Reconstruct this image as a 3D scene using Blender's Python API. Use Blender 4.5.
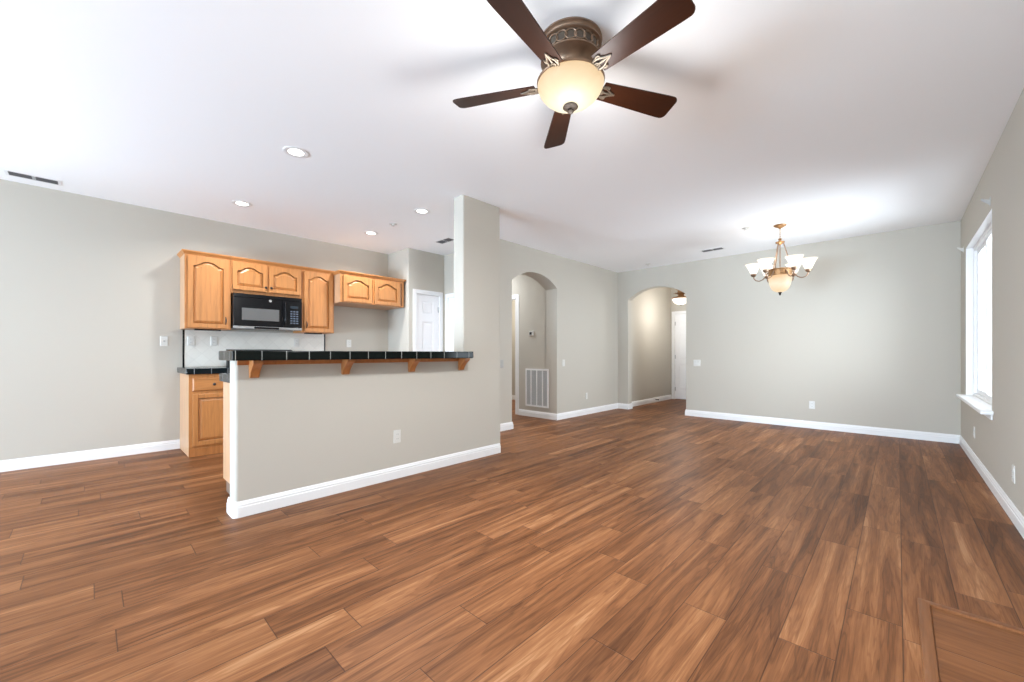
import bpy, bmesh, math, random
from mathutils import Vector, Matrix
PI = math.pi
random.seed(4)
for o in list(bpy.data.objects): bpy.data.objects.remove(o, do_unlink=True)
scene = bpy.context.scene
COL = scene.collection

# ------------------------------------------------------------------ camera, world, lights, exposure
H = 2.74
cam_data = bpy.data.cameras.new('camera')
cam = bpy.data.objects.new('camera', cam_data); COL.objects.link(cam)
cam.location = (0, 0, 1.1097)
cam.rotation_euler = (PI/2, 0, 0.76233)
cam_data.sensor_width = 36.0; cam_data.sensor_fit = 'HORIZONTAL'
cam_data.lens = 404.065/1024*36
cam_data.shift_y = 12.375/1024
cam_data.clip_start = 0.05
scene.camera = cam

world = bpy.data.worlds.new('world'); scene.world = world
world.use_nodes = True
world.node_tree.nodes['Background'].inputs[0].default_value = (0.95, 0.98, 1.0, 1)
world.node_tree.nodes['Background'].inputs[1].default_value = 1.0

def area(name, loc, rot, sx, sy, power, color=(1, 1, 1), shape='RECTANGLE', spread=PI):
    l = bpy.data.lights.new(name, 'AREA'); l.shape = shape; l.size = sx
    if shape in ('RECTANGLE', 'ELLIPSE'): l.size_y = sy
    l.energy = power; l.color = color; l.spread = spread
    o = bpy.data.objects.new(name, l); COL.objects.link(o); o.location = loc; o.rotation_euler = rot
    return o
DAY = (0.83, 0.955, 1.08)
FILL_COOL = (0.735, 0.955, 1.19)  # cool tint of the added ceiling fills, against the warm floor bounce
# daylight by the dining window and assumed patio doors; other areas are added fill
area('daylight_dining_window', (0.90, 5.995, 1.47), (0, PI/2, 0), 1.60, 1.70, 62, DAY, spread=math.radians(112))
area('daylight_patio_doors', (-3.7, -6.75, 1.16), (PI/2 + 0.05, 0, -0.34), 3.2, 2.1, 60, DAY)
area('patio_ceiling_fill', (-3.1, -7.2, 0.40), (PI/2 + 0.80, 0, -0.38), 4.6, 1.4, 1050, FILL_COOL)  # added upward fill behind the camera, brightens and cools the ceiling
area('rear_window_fill', (0.90, -2.2, 1.4), (0, PI/2, 0), 1.6, 2.6, 12, DAY)  # added fill at an invented window, side-lights the left wall
area('dining_ceiling_fill', (1.3, 5.995, 0.35), (0, PI/2 + 0.6, 0), 1.0, 1.8, 9, FILL_COOL)  # added low fill tilted up, lifts the ceiling on the right
area('rear_ceiling_fill', (1.3, -2.2, 0.30), (0, PI/2 + 0.6, 0), 1.0, 2.6, 16, FILL_COOL)  # another added upward fill for the ceiling, out of view

area('left_window_fill', (-6.42, -3.1, 1.4), (0, -PI/2, 0), 1.6, 2.8, 60, DAY)  # added fill at an invented window, lights the right side of the room
area('left_ceiling_fill', (-6.8, -3.1, 0.30), (0, -PI/2 - 0.6, 0), 1.0, 2.8, 120, FILL_COOL)  # added upward fill from the left, evens out the right-hand ceiling

vs = scene.view_settings
vs.view_transform = 'Standard'; vs.look = 'None'; vs.gamma = 1.0; vs.use_curve_mapping = False
vs.exposure = 0.40
try: scene.cycles.max_bounces = 14; scene.cycles.diffuse_bounces = 8
except Exception: pass

# ------------------------------------------------------------------ materials
def nodes_of(name):
    m = bpy.data.materials.new(name); m.use_nodes = True
    nt = m.node_tree; return m, nt, nt.nodes['Principled BSDF']
def mat(name, col, rough=0.5, metal=0.0, spec=0.5, emit=None, es=0.0, coat=0.0, vary=0.0, vscale=12.0, bump=0.0, bscale=200.0):
    m, nt, b = nodes_of(name)
    b.inputs['Base Color'].default_value = (*col, 1)
    b.inputs['Roughness'].default_value = rough
    b.inputs['Metallic'].default_value = metal
    b.inputs['Specular IOR Level'].default_value = spec
    b.inputs['Coat Weight'].default_value = coat
    if emit: b.inputs['Emission Color'].default_value = (*emit, 1); b.inputs['Emission Strength'].default_value = es
    tc = nt.nodes.new('ShaderNodeTexCoord')
    if vary:
        n = nt.nodes.new('ShaderNodeTexNoise'); n.inputs['Scale'].default_value = vscale; n.inputs['Detail'].default_value = 4
        nt.links.new(tc.outputs['Object'], n.inputs['Vector'])
        mp = nt.nodes.new('ShaderNodeMapRange'); mp.inputs[3].default_value = 1-vary; mp.inputs[4].default_value = 1+vary
        nt.links.new(n.outputs['Fac'], mp.inputs[0])
        mx = nt.nodes.new('ShaderNodeVectorMath'); mx.operation = 'SCALE'; mx.inputs[0].default_value = col
        nt.links.new(mp.outputs[0], mx.inputs['Scale']); nt.links.new(mx.outputs[0], b.inputs['Base Color'])
    if bump:
        n2 = nt.nodes.new('ShaderNodeTexNoise'); n2.inputs['Scale'].default_value = bscale; n2.inputs['Detail'].default_value = 3
        nt.links.new(tc.outputs['Object'], n2.inputs['Vector'])
        bp = nt.nodes.new('ShaderNodeBump'); bp.inputs['Strength'].default_value = bump; bp.inputs['Distance'].default_value = 0.002
        nt.links.new(n2.outputs['Fac'], bp.inputs['Height']); nt.links.new(bp.outputs[0], b.inputs['Normal'])
    return m

class NG:
    """small node-math helper"""
    def __init__(s, nt): s.nt = nt
    def n(s, t): return s.nt.nodes.new(t)
    def put(s, sock, v):
        if isinstance(v, bpy.types.NodeSocket): s.nt.links.new(v, sock)
        else: sock.default_value = v
    def m(s, op, a, b=0.0, c=0.0):
        k = s.n('ShaderNodeMath'); k.operation = op
        s.put(k.inputs[0], a); s.put(k.inputs[1], b)
        if len(k.inputs) > 2: s.put(k.inputs[2], c)
        return k.outputs[0]
    def comb(s, x, y, z=0.0):
        k = s.n('ShaderNodeCombineXYZ'); s.put(k.inputs[0], x); s.put(k.inputs[1], y); s.put(k.inputs[2], z); return k.outputs[0]
    def noise(s, vec, scale=1.0, detail=4.0, dist=0.0, rough=0.5):
        k = s.n('ShaderNodeTexNoise'); s.put(k.inputs['Vector'], vec); k.inputs['Scale'].default_value = scale
        k.inputs['Detail'].default_value = detail; k.inputs['Distortion'].default_value = dist; k.inputs['Roughness'].default_value = rough
        return k.outputs['Fac']
    def rng(s, v, a, b, c, d):
        k = s.n('ShaderNodeMapRange'); k.clamp = True; s.put(k.inputs[0], v)
        for i, q in enumerate((a, b, c, d)): k.inputs[i+1].default_value = q
        return k.outputs[0]
    def ramp(s, v, stops):
        k = s.n('ShaderNodeValToRGB'); s.put(k.inputs[0], v); e = k.color_ramp.elements
        e[0].position = stops[0][0]; e[0].color = (*stops[0][1], 1); e[1].position = stops[-1][0]; e[1].color = (*stops[-1][1], 1)
        for p, c in stops[1:-1]:
            q = e.new(p); q.color = (*c, 1)
        return k.outputs[0]
    def mix(s, f, a, b, mode='MIX'):
        k = s.n('ShaderNodeMix'); k.data_type = 'RGBA'; k.blend_type = mode
        s.put(k.inputs[0], f); s.put(k.inputs[6], a); s.put(k.inputs[7], b); return k.outputs[2]
    def xyz(s):
        t = s.n('ShaderNodeTexCoord'); k = s.n('ShaderNodeSeparateXYZ'); s.nt.links.new(t.outputs['Object'], k.inputs[0])
        return k.outputs[0], k.outputs[1], k.outputs[2]

def plank_material(name, W, L, x0, seed, rot=False, ends=True, k=1.0):
    m, nt, b = nodes_of(name); g = NG(nt)
    x, y, z = g.xyz()
    if rot: x, y = y, x
    u = g.m('DIVIDE', g.m('SUBTRACT', x, x0), W)
    row = g.m('FLOOR', u); fx = g.m('SUBTRACT', u, row)
    wn = g.n('ShaderNodeTexWhiteNoise'); wn.noise_dimensions = '1D'; g.put(wn.inputs['W'], g.m('ADD', row, seed))
    v = g.m('ADD', g.m('DIVIDE', y, L), wn.outputs['Value'])
    col = g.m('FLOOR', v); fy = g.m('SUBTRACT', v, col)
    w2 = g.n('ShaderNodeTexWhiteNoise'); w2.noise_dimensions = '3D'; g.put(w2.inputs['Vector'], g.comb(row, col, 7.31))
    r1 = w2.outputs['Value']
    w3 = g.n('ShaderNodeTexWhiteNoise'); w3.noise_dimensions = '3D'; g.put(w3.inputs['Vector'], g.comb(col, row, 4.11))
    r2 = w3.outputs['Value']
    ox = g.m('MULTIPLY', r1, 53.0); oy = g.m('MULTIPLY', r2, 71.0)
    px = g.m('ADD', x, ox); py = g.m('ADD', y, oy)
    broad = g.noise(g.comb(g.m('MULTIPLY', px, 13.0), g.m('MULTIPLY', py, 0.85), r2), 1.0, 3.0, 0.8)
    grain = g.noise(g.comb(g.m('MULTIPLY', px, 60.0), g.m('MULTIPLY', py, 3.0), r1), 1.0, 5.0, 0.3, 0.6)
    fine = g.noise(g.comb(g.m('MULTIPLY', px, 260.0), g.m('MULTIPLY', py, 9.0), r1), 1.0, 2.0)
    cloud = g.noise(g.comb(g.m('MULTIPLY', px, 5.0), g.m('MULTIPLY', py, 1.4), 3.0), 1.0, 2.0, 0.4)
    rings = g.m('SINE', g.m('MULTIPLY', broad, 62.0))
    rings = g.rng(rings, 0.35, 1.0, 0.0, 1.0)
    tone = g.m('ADD', g.m('MULTIPLY', g.m('SUBTRACT', r1, 0.5), 0.34), g.m('MULTIPLY', g.m('SUBTRACT', broad, 0.5), 1.5))
    tone = g.m('ADD', tone, g.m('MULTIPLY', g.m('SUBTRACT', grain, 0.5), 0.85))
    tone = g.m('ADD', tone, g.m('MULTIPLY', g.m('SUBTRACT', fine, 0.5), 0.40))
    tone = g.m('ADD', tone, g.m('MULTIPLY', rings, -0.16))
    tone = g.m('MULTIPLY_ADD', tone, k, 0.5)
    c = g.ramp(tone, [(0.0, FLOOR_C[0]), (0.30, FLOOR_C[1]), (0.55, FLOOR_C[2]), (0.78, FLOOR_C[3]), (1.0, FLOOR_C[4])])
    # knots
    vor = g.n('ShaderNodeTexVoronoi'); vor.inputs['Scale'].default_value = 1.0
    g.put(vor.inputs['Vector'], g.comb(g.m('MULTIPLY', px, 5.5), g.m('MULTIPLY', py, 1.7), 0.0))
    kn = g.rng(vor.outputs['Distance'], 0.02, 0.11, 0.75, 0.0)
    kn = g.m('MULTIPLY', kn, g.rng(cloud, 0.45, 0.6, 0.0, 1.0))
    c = g.mix(kn, c, (0.075, 0.03, 0.014, 1))
    dx = g.m('MULTIPLY', g.m('MINIMUM', fx, g.m('SUBTRACT', 1.0, fx)), W)
    dy = g.m('MULTIPLY', g.m('MINIMUM', fy, g.m('SUBTRACT', 1.0, fy)), L)
    d = g.m('MINIMUM', dx, dy) if ends else dx
    seam = g.rng(d, 0.0010, 0.0026, 1.0, 0.0)
    c = g.mix(g.m('MULTIPLY', seam, 0.8), c, (0.05, 0.02, 0.01, 1))
    nt.links.new(c, b.inputs['Base Color'])
    rg = g.m('ADD', g.m('MULTIPLY', grain, 0.14), 0.36)
    nt.links.new(rg, b.inputs['Roughness'])
    b.inputs['Specular IOR Level'].default_value = 0.13
    bp = g.n('ShaderNodeBump'); bp.inputs['Strength'].default_value = 0.35; bp.inputs['Distance'].default_value = 0.002
    hgt = g.m('SUBTRACT', g.m('MULTIPLY', fine, 0.12), seam)
    nt.links.new(hgt, bp.inputs['Height']); nt.links.new(bp.outputs[0], b.inputs['Normal'])
    return m
FLOOR_C = [(0.075, 0.028, 0.010), (0.140, 0.054, 0.020), (0.205, 0.083, 0.032), (0.270, 0.118, 0.048), (0.375, 0.190, 0.090)]

def oak_material(name, base=(0.47, 0.200, 0.063), along='z'):
    m, nt, b = nodes_of(name); g = NG(nt)
    x, y, z = g.xyz()
    s = {'z': (34, 34, 2.2), 'y': (34, 2.2, 34), 'x': (2.2, 34, 34)}[along]
    vec = g.comb(g.m('MULTIPLY', x, s[0]), g.m('MULTIPLY', y, s[1]), g.m('MULTIPLY', z, s[2]))
    n1 = g.noise(vec, 1.0, 4.0, 0.6); n2 = g.noise(vec, 5.0, 3.0)
    t = g.m('ADD', g.m('MULTIPLY', n1, 0.7), g.m('MULTIPLY', n2, 0.3))
    dk = tuple(k*0.72 for k in base); lt = tuple(min(1, k*1.16) for k in base)
    c = g.ramp(t, [(0.28, dk), (0.5, base), (0.75, lt)])
    nt.links.new(c, b.inputs['Base Color']); b.inputs['Roughness'].default_value = 0.38
    b.inputs['Specular IOR Level'].default_value = 0.4
    return m

def tile_material(name, tile, grout, pitch, width=0.004, axes='yx', phase=(0, 0), rough=0.12, rot45=False, bump=True):
    """square tiles with grout lines on the given pair of axes; grout runs across every face"""
    m, nt, b = nodes_of(name); g = NG(nt)
    X = dict(zip('xyz', g.xyz()))
    a, c_ = X[axes[0]], X[axes[1]]
    if rot45:
        a, c_ = g.m('MULTIPLY', g.m('ADD', a, c_), 0.70711), g.m('MULTIPLY', g.m('SUBTRACT', a, c_), 0.70711)
    ds = []; ids = []
    for q, ph in ((a, phase[0]), (c_, phase[1])):
        u = g.m('DIVIDE', g.m('SUBTRACT', q, ph), pitch)
        fl = g.m('FLOOR', u); f = g.m('SUBTRACT', u, fl); ids.append(fl)
        ds.append(g.m('MULTIPLY', g.m('MINIMUM', f, g.m('SUBTRACT', 1.0, f)), pitch))
    d = g.m('MINIMUM', ds[0], ds[1])
    k = g.rng(d, width*0.35, width*0.6, 1.0, 0.0)
    w = g.n('ShaderNodeTexWhiteNoise'); g.put(w.inputs['Vector'], g.comb(ids[0], ids[1], 0.3))
    tc = g.mix(g.m('MULTIPLY', w.outputs['Value'], 0.25), (*tile, 1), (*[min(1, q*1.25+0.002) for q in tile], 1))
    col = g.mix(k, tc, (*grout, 1))
    nt.links.new(col, b.inputs['Base Color'])
    nt.links.new(g.rng(k, 0, 1, rough, 0.8), b.inputs['Roughness']); b.inputs['Specular IOR Level'].default_value = 0.13
    bp = g.n('ShaderNodeBump'); bp.inputs['Strength'].default_value = 0.4; bp.inputs['Distance'].default_value = 0.002
    nt.links.new(g.m('SUBTRACT', 1.0, k), bp.inputs['Height']); nt.links.new(bp.outputs[0], b.inputs['Normal'])
    return m

WALL = mat('greige wall paint', (0.495, 0.463, 0.403), 0.75, spec=0.2, bump=0.08, bscale=320)
CEIL = mat('white ceiling paint', (0.92, 0.925, 0.93), 0.85, spec=0.15, bump=0.06, bscale=220)
TRIM = mat('white semigloss trim', (0.80, 0.80, 0.795), 0.35, vary=0.01)
DOORM = mat('white door paint', (0.84, 0.84, 0.845), 0.4, vary=0.01)
PLAST = mat('white plastic', (0.63, 0.62, 0.58), 0.35, vary=0.01)
PLAST_G = mat('grey plastic', (0.40, 0.39, 0.37), 0.4, vary=0.02)
DARK = mat('dark slot', (0.02, 0.02, 0.022), 0.6, vary=0.05)
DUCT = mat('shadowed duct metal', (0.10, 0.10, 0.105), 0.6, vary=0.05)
BLK = mat('black gloss', (0.006, 0.006, 0.007), 0.15, spec=0.25, vary=0.05)
BLKIRON = mat('black iron', (0.015, 0.013, 0.012), 0.4, vary=0.1)
STEEL = mat('brushed steel', (0.55, 0.55, 0.55), 0.3, 1.0, vary=0.04, vscale=60)
BRONZE = mat('antique bronze', (0.27, 0.175, 0.115), 0.40, 0.75, vary=0.18, vscale=30)
BRONZE_D = mat('dark bronze', (0.014, 0.009, 0.006), 0.5, 0.0, spec=0.1, vary=0.2, vscale=30)
SILV = mat('champagne scrollwork metal', (0.20, 0.16, 0.12), 0.45, 0.7, vary=0.1, vscale=30)
GOLD = mat('gilded bronze', (0.36, 0.20, 0.09), 0.4, 0.7, vary=0.2, vscale=40)
OAK = oak_material('honey oak')
OAK_Y = oak_material('honey oak along counter', along='y')
OAK_D = oak_material('honey oak corbel', (0.44, 0.175, 0.055))
OAK_P = oak_material('pale oak end panel', (0.55, 0.33, 0.19))
WALNUT = oak_material('dark walnut blade', (0.032, 0.0095, 0.004), along='x')
WALNUT.node_tree.nodes['Principled BSDF'].inputs['Specular IOR Level'].default_value = 0.25
FLOOR = plank_material('brown hickory planks', 0.176, 1.16, 0.014, 2840881.0)
HEARTH = plank_material('brown planks of inset', 0.335, 1.9, 2.205, 77.0, rot=True, ends=False, k=0.55)
HEARTH_B = plank_material('brown inset border', 3.0, 9.0, -1.1, 5.0, ends=False, k=0.4)
BTILE = tile_material('black glazed tile', (0.003, 0.005, 0.0045), (0.34, 0.35, 0.33), 0.148, 0.0045, 'yx', (0.936, -3.115))
BTILE_L = tile_material('black glazed tile of low counter', (0.006, 0.010, 0.012), (0.30, 0.32, 0.33), 0.15, 0.0045, 'yx', (0.777, -5.51))
WTILE = tile_material('white wall tile', (0.72, 0.70, 0.64), (0.64, 0.62, 0.57), 0.108, 0.003, 'yz', (0.1, 0.2), 0.2, True)
def glass_mat():
    m, nt, b = nodes_of('window glass')
    g = NG(nt); t = g.n('ShaderNodeBsdfTransparent'); gl = g.n('ShaderNodeBsdfGlossy'); gl.inputs['Roughness'].default_value = 0.02
    mx = g.n('ShaderNodeMixShader'); mx.inputs[0].default_value = 0.06
    nt.links.new(t.outputs[0], mx.inputs[1]); nt.links.new(gl.outputs[0], mx.inputs[2])
    nt.links.new(mx.outputs[0], nt.nodes['Material Output'].inputs['Surface']); return m
GLASS = glass_mat()
def lamp_glass(name, stops, strength, zlo, zhi):
    """lit frosted glass; brighter round the bulb (object height)"""
    m, nt, b = nodes_of(name); g = NG(nt)
    x, y, z = g.xyz()
    n = g.noise(g.comb(x, y, z), 9.0, 4.0, 1.2)
    t = g.m('ADD', g.rng(z, zlo, zhi, 0.0, 1.0), g.m('MULTIPLY', g.m('SUBTRACT', n, 0.5), 0.35))
    c = g.ramp(t, stops)
    b.inputs['Base Color'].default_value = (0.04, 0.033, 0.025, 1); b.inputs['Roughness'].default_value = 0.5; b.inputs['Specular IOR Level'].default_value = 0.15
    nt.links.new(c, b.inputs['Emission Color']); b.inputs['Emission Strength'].default_value = strength
    return m
BOWL = lamp_glass('lit alabaster bowl glass', [(0.0, (1.0, 0.90, 0.66)), (0.4, (1.0, 0.80, 0.52)), (1.0, (0.82, 0.57, 0.32))], 0.78, 0.0, 0.125)
SHADE = lamp_glass('lit frosted shade glass', [(0.0, (1.0, 0.90, 0.76)), (0.6, (1.0, 0.96, 0.90)), (1.0, (1.0, 0.90, 0.74))], 1.1, 0.0, 0.13)
CBOWL = lamp_glass('lit chandelier bowl glass', [(0.0, (1.0, 0.72, 0.44)), (0.5, (1.0, 0.88, 0.66)), (1.0, (0.95, 0.62, 0.34))], 0.75, 0.0, 0.2)
PEND = lamp_glass('lit pendant glass', [(0.0, (1.0, 0.93, 0.82)), (1.0, (1.0, 0.95, 0.86))], 1.6, 0.0, 0.2)
LENS = mat('lit downlight lens', (0.9, 0.9, 0.9), 0.4, emit=(1.0, 0.98, 0.95), es=5.0, vary=0.01)

# ------------------------------------------------------------------ mesh builder
WL = {}
class MB:
    def __init__(s, T=None):
        s.bm = bmesh.new(); s.T = T
    def v(s, a, b, c):
        p = (a, b, c)
        if s.T: p = s.T(a, b, c)
        return s.bm.verts.new(p)
    def f(s, vs):
        try: return s.bm.faces.new(vs)
        except ValueError: return None
    def box(s, a0, a1, b0, b1, c0, c1):
        q = [s.v(a, b, c) for c in (c0, c1) for b in (b0, b1) for a in (a0, a1)]
        for i in ((0, 2, 3, 1), (4, 5, 7, 6), (0, 1, 5, 4), (2, 6, 7, 3), (0, 4, 6, 2), (1, 3, 7, 5)): s.f([q[k] for k in i])
        return s
    def prism(s, poly, lo, hi, ax='ac'):
        """polygon in two of the axes a,b,c extruded along the third"""
        def P(p, t):
            if ax == 'ac': return s.v(p[0], t, p[1])
            if ax == 'ab': return s.v(p[0], p[1], t)
            return s.v(t, p[0], p[1])
        A = [P(p, lo) for p in poly]; B = [P(p, hi) for p in poly]; n = len(poly)
        s.f(A); s.f(B[::-1])
        for i in range(n): s.f([A[i], A[(i+1) % n], B[(i+1) % n], B[i]])
        return s
    def loops(s, L, caps=(True, True), closed=True):
        R = [[s.v(*p) for p in l] for l in L]; n = len(R[0])
        for A, B in zip(R, R[1:]):
            for i in range(n if closed else n-1): s.f([A[i], A[(i+1) % n], B[(i+1) % n], B[i]])
        if caps[0]: s.f(R[0][::-1])
        if caps[1]: s.f(R[-1])
        return s
    def lathe(s, x, y, prof, seg=40, caps=(True, True)):
        L = [[(x + r*math.cos(2*PI*i/seg), y + r*math.sin(2*PI*i/seg), z) for i in range(seg)] for r, z in prof]
        return s.loops(L, caps)
    def tube(s, pts, r, seg=10, flat=None):
        pts = [Vector(p) for p in pts]; n = len(pts); rr = r if isinstance(r, (list, tuple)) else [r]*n
        L = []; up = None
        for i, p in enumerate(pts):
            t = (pts[min(i+1, n-1)] - pts[max(i-1, 0)]).normalized()
            if up is None: up = Vector((0, 0, 1)) if abs(t.z) < 0.9 else Vector((1, 0, 0))
            a = (up - t*up.dot(t)).normalized(); b = t.cross(a); up = a
            L.append([tuple(p + a*(rr[i]*math.cos(2*PI*k/seg)) + b*(rr[i]*math.sin(2*PI*k/seg))) for k in range(seg)])
        return s.loops(L)
    def ring(s, c, R, r, axis='z', seg=32, sub=8, sx=1.0, sy=1.0):
        L = []
        for i in range(seg):
            t = 2*PI*i/seg; l = []
            for k in range(sub):
                q = 2*PI*k/sub; e = R + r*math.cos(q); w = r*math.sin(q)
                a, b = e*math.cos(t)*sx, e*math.sin(t)*sy
                l.append((c[0]+a, c[1]+b, c[2]+w) if axis == 'z' else ((c[0]+a, c[1]+w, c[2]+b) if axis == 'y' else (c[0]+w, c[1]+a, c[2]+b)))
            L.append(l)
        L.append(L[0]); return s.loops(L, (False, False))
    def sweep(s, path, prof, closed=False):
        """profile (offset to the left of travel, z) along a 2D path with mitred corners"""
        P = [Vector((p[0], p[1])) for p in path]; n = len(P); L = []
        for i in range(n):
            d0 = (P[i]-P[i-1]).normalized() if (i > 0 or closed) else None
            d1 = (P[(i+1) % n]-P[i]).normalized() if (i < n-1 or closed) else None
            if d0 is None: d0 = d1
            if d1 is None: d1 = d0
            n0 = Vector((-d0.y, d0.x)); n1 = Vector((-d1.y, d1.x)); m = n0+n1; m = m/max(0.2, m.dot(n0))
            L.append([(P[i].x+m.x*o, P[i].y+m.y*o, z) for o, z in prof])
        if closed: L.append(L[0])
        return s.loops(L, (not closed, not closed))
    def build(s, name, material, parent=None, smooth=None, bevel=0.0, seg=2, dedupe=True, base=None):
        bm = s.bm
        if dedupe: bmesh.ops.remove_doubles(bm, verts=bm.verts, dist=1e-6)
        bmesh.ops.recalc_face_normals(bm, faces=bm.faces)
        big = [f for f in bm.faces if len(f.verts) > 4]
        me = bpy.data.meshes.new(name)
        if big: bmesh.ops.triangulate(bm, faces=big, ngon_method='EAR_CLIP')
        if parent is not None: org = Vector(WL[parent.name])
        elif base is not None: org = Vector(base)
        else:
            xs = [v.co for v in bm.verts]
            org = Vector(((min(c.x for c in xs)+max(c.x for c in xs))/2, (min(c.y for c in xs)+max(c.y for c in xs))/2, min(c.z for c in xs)))
        bmesh.ops.translate(bm, verts=bm.verts, vec=-org)
        bm.to_mesh(me); bm.free()
        me.materials.append(material)
        o = bpy.data.objects.new(name, me); COL.objects.link(o)
        if parent is not None: o.parent = parent
        else: o.location = org
        WL[o.name] = tuple(org)
        if smooth:
            me.polygons.foreach_set('use_smooth', [True]*len(me.polygons)); me.set_sharp_from_angle(angle=math.radians(smooth))
        if bevel:
            b = o.modifiers.new('bevel', 'BEVEL'); b.width = bevel; b.segments = seg; b.limit_method = 'ANGLE'; b.angle_limit = math.radians(50)
            b.harden_normals = False
        return o
def tag(o, label=None, cat=None, group=None, kind=None):
    if label: o['label'] = label
    if cat: o['category'] = cat
    if group: o['group'] = group
    if kind: o['kind'] = kind
    return o
def empty(name, loc, label, cat, group=None, kind=None):
    o = bpy.data.objects.new(name, None); COL.objects.link(o); o.location = loc; o.empty_display_size = 0.1
    WL[o.name] = tuple(loc); return tag(o, label, cat, group, kind)
def structure(o, label=None):
    o['kind'] = 'structure'
    if label: o['label'] = label
    return o
def copy_tree(o, parent=None):
    c = o.copy(); COL.objects.link(c)
    if parent is not None: c.parent = parent
    for ch in list(o.children): copy_tree(ch, c)
    return c
def place(proto, i, loc, rz, label):
    o = proto if i == 0 else copy_tree(proto)
    o.location = loc; o.rotation_euler = (0, 0, rz); o['label'] = label
    return o

# ------------------------------------------------------------------ the room
def arc(cx, cy, r, a0, a1, n=5): return [(cx+r*math.cos(a0+(a1-a0)*i/n), cy+r*math.sin(a0+(a1-a0)*i/n)) for i in range(n+1)]
XL, XR, YF, YB = -6.071, 0.559, 7.39, -6.6
XP, XA, YK, XK = -3.225, -4.097, 3.407, -5.470
Z0, Z1 = -0.06, H + 0.06
structure(MB().box(-8.2, 0.75, YB-0.2, 10.1, -0.08, 0.0).build('floor', FLOOR, base=(0, 0, 0)), 'brown wood plank floor running towards the far wall')
structure(MB().box(-8.2, 0.75, YB-0.2, 10.1, H, H+0.08).build('ceiling', CEIL), 'flat white ceiling')
b = MB()
for y0, y1, z0, z1 in ((YB-0.2, -4.6, Z0, Z1), (-1.6, 4.291, Z0, Z1), (-4.6, -1.6, Z0, 0.55), (-4.6, -1.6, 2.25, Z1)): b.box(XL-0.14, XL, y0, y1, z0, z1)
structure(b.build('wall_left', WALL, dedupe=False), 'greige left wall behind the kitchen cabinets')

def arch_wall(name, u0, u1, a0, a1, spring, top, lo, hi, ax):
    c = (a0+a1)/2; hw = (a1-a0)/2; r = top-spring; R = (hw*hw+r*r)/(2*r); n = 28
    poly = [(u0, Z0), (a0, Z0)]
    for i in range(n+1):
        t = -1+2*i/n; q = hw*math.sin(t*PI/2)
        poly.append((c+q, top-R+math.sqrt(R*R-q*q)))
    poly += [(a1, Z0), (u1, Z0), (u1, Z1), (u0, Z1)]
    return structure(MB().prism(poly, lo, hi, ax).build(name, WALL, bevel=0.012, seg=3))
arch_wall('wall_archway', 4.02, YF+0.02, 4.291, 5.373, 2.187, 2.372, XA-0.255, XA, 'bc')['label'] = 'greige wall with the narrow arched opening to the hall'
arch_wall('wall_far', XA-0.02, XR+0.12, -3.873, -2.745, 2.169, 2.370, YF, YF+0.15, 'ac')['label'] = 'greige far wall with the wide arched opening at its left'

# pony wall and its column
def round_rect(x0, x1, y0, y1, r, n=5):
    P = []
    for cx, cy, a in ((x1-r, y0+r, -PI/2), (x1-r, y1-r, 0), (x0+r, y1-r, PI/2), (x0+r, y0+r, PI)):
        for i in range(n+1): P.append((cx+r*math.cos(a+PI/2*i/n), cy+r*math.sin(a+PI/2*i/n)))
    return P
def half_round(x0, x1, y0, y1, r, n=5):
    P = [(x1, y1), (x0, y1)]
    for cx, cy, a in ((x0+r, y0+r, PI), (x1-r, y0+r, -PI/2)):
        for i in range(n+1): P.append((cx+r*math.cos(a+PI/2*i/n), cy+r*math.sin(a+PI/2*i/n)))
    return P
structure(MB().prism(half_round(-3.388, XP, 0.679, 3.186, 0.022), -0.02, 1.062, 'ab').build('wall_peninsula', WALL, smooth=40), 'low greige half wall carrying the bar top')
structure(MB().prism(round_rect(-3.388, XP, 2.651, 3.186, 0.018), 1.0621, Z1, 'ab').build('wall_column', WALL, smooth=40), 'greige square column at the end of the half wall')
# pantry block and kitchen back wall
b = MB(); b.prism([(XL, YK)] + arc(XK-0.018, YK+0.018, 0.018, -PI/2, 0) + [(XK, 3.545), (XK-0.1, 3.545), (XK-0.1, YK+0.1), (XL, YK+0.1)], Z0, Z1, 'ab')
b.box(XK-0.1, XK, 4.005, 4.095, Z0, Z1); b.box(XK-0.1, XK, 3.545, 4.005, 2.065, Z1)
structure(b.build('wall_pantry', WALL, smooth=40, dedupe=False), 'greige pantry corner beside the fridge space')
b = MB(); b.box(-8.1, -5.385, 4.095, 4.291, Z0, Z1); b.box(-4.62, XA-0.25, 4.095, 4.291, Z0, Z1); b.box(-5.385, -4.62, 4.095, 4.291, 2.04, Z1)
structure(b.build('wall_kitchen', WALL, dedupe=False), 'greige back wall of the kitchen')
# hall behind the narrow arch
b = MB(); b.box(-5.02, XA-0.243, 5.373, 5.473, Z0, Z1); b.box(-8.1, -5.90, 5.373, 5.473, Z0, Z1); b.box(-5.90, -5.02, 5.373, 5.473, 2.12, Z1)
structure(b.build('wall_hall', WALL, dedupe=False), 'greige hall wall with the return air grille')
structure(MB().box(-8.2, -8.1, 4.1, 7.3, Z0, Z1).build('wall_hall_end', WALL))
structure(MB().box(-8.1, XA-0.25, 7.05, 7.15, Z0, Z1).build('wall_bedroom', WALL))
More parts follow.
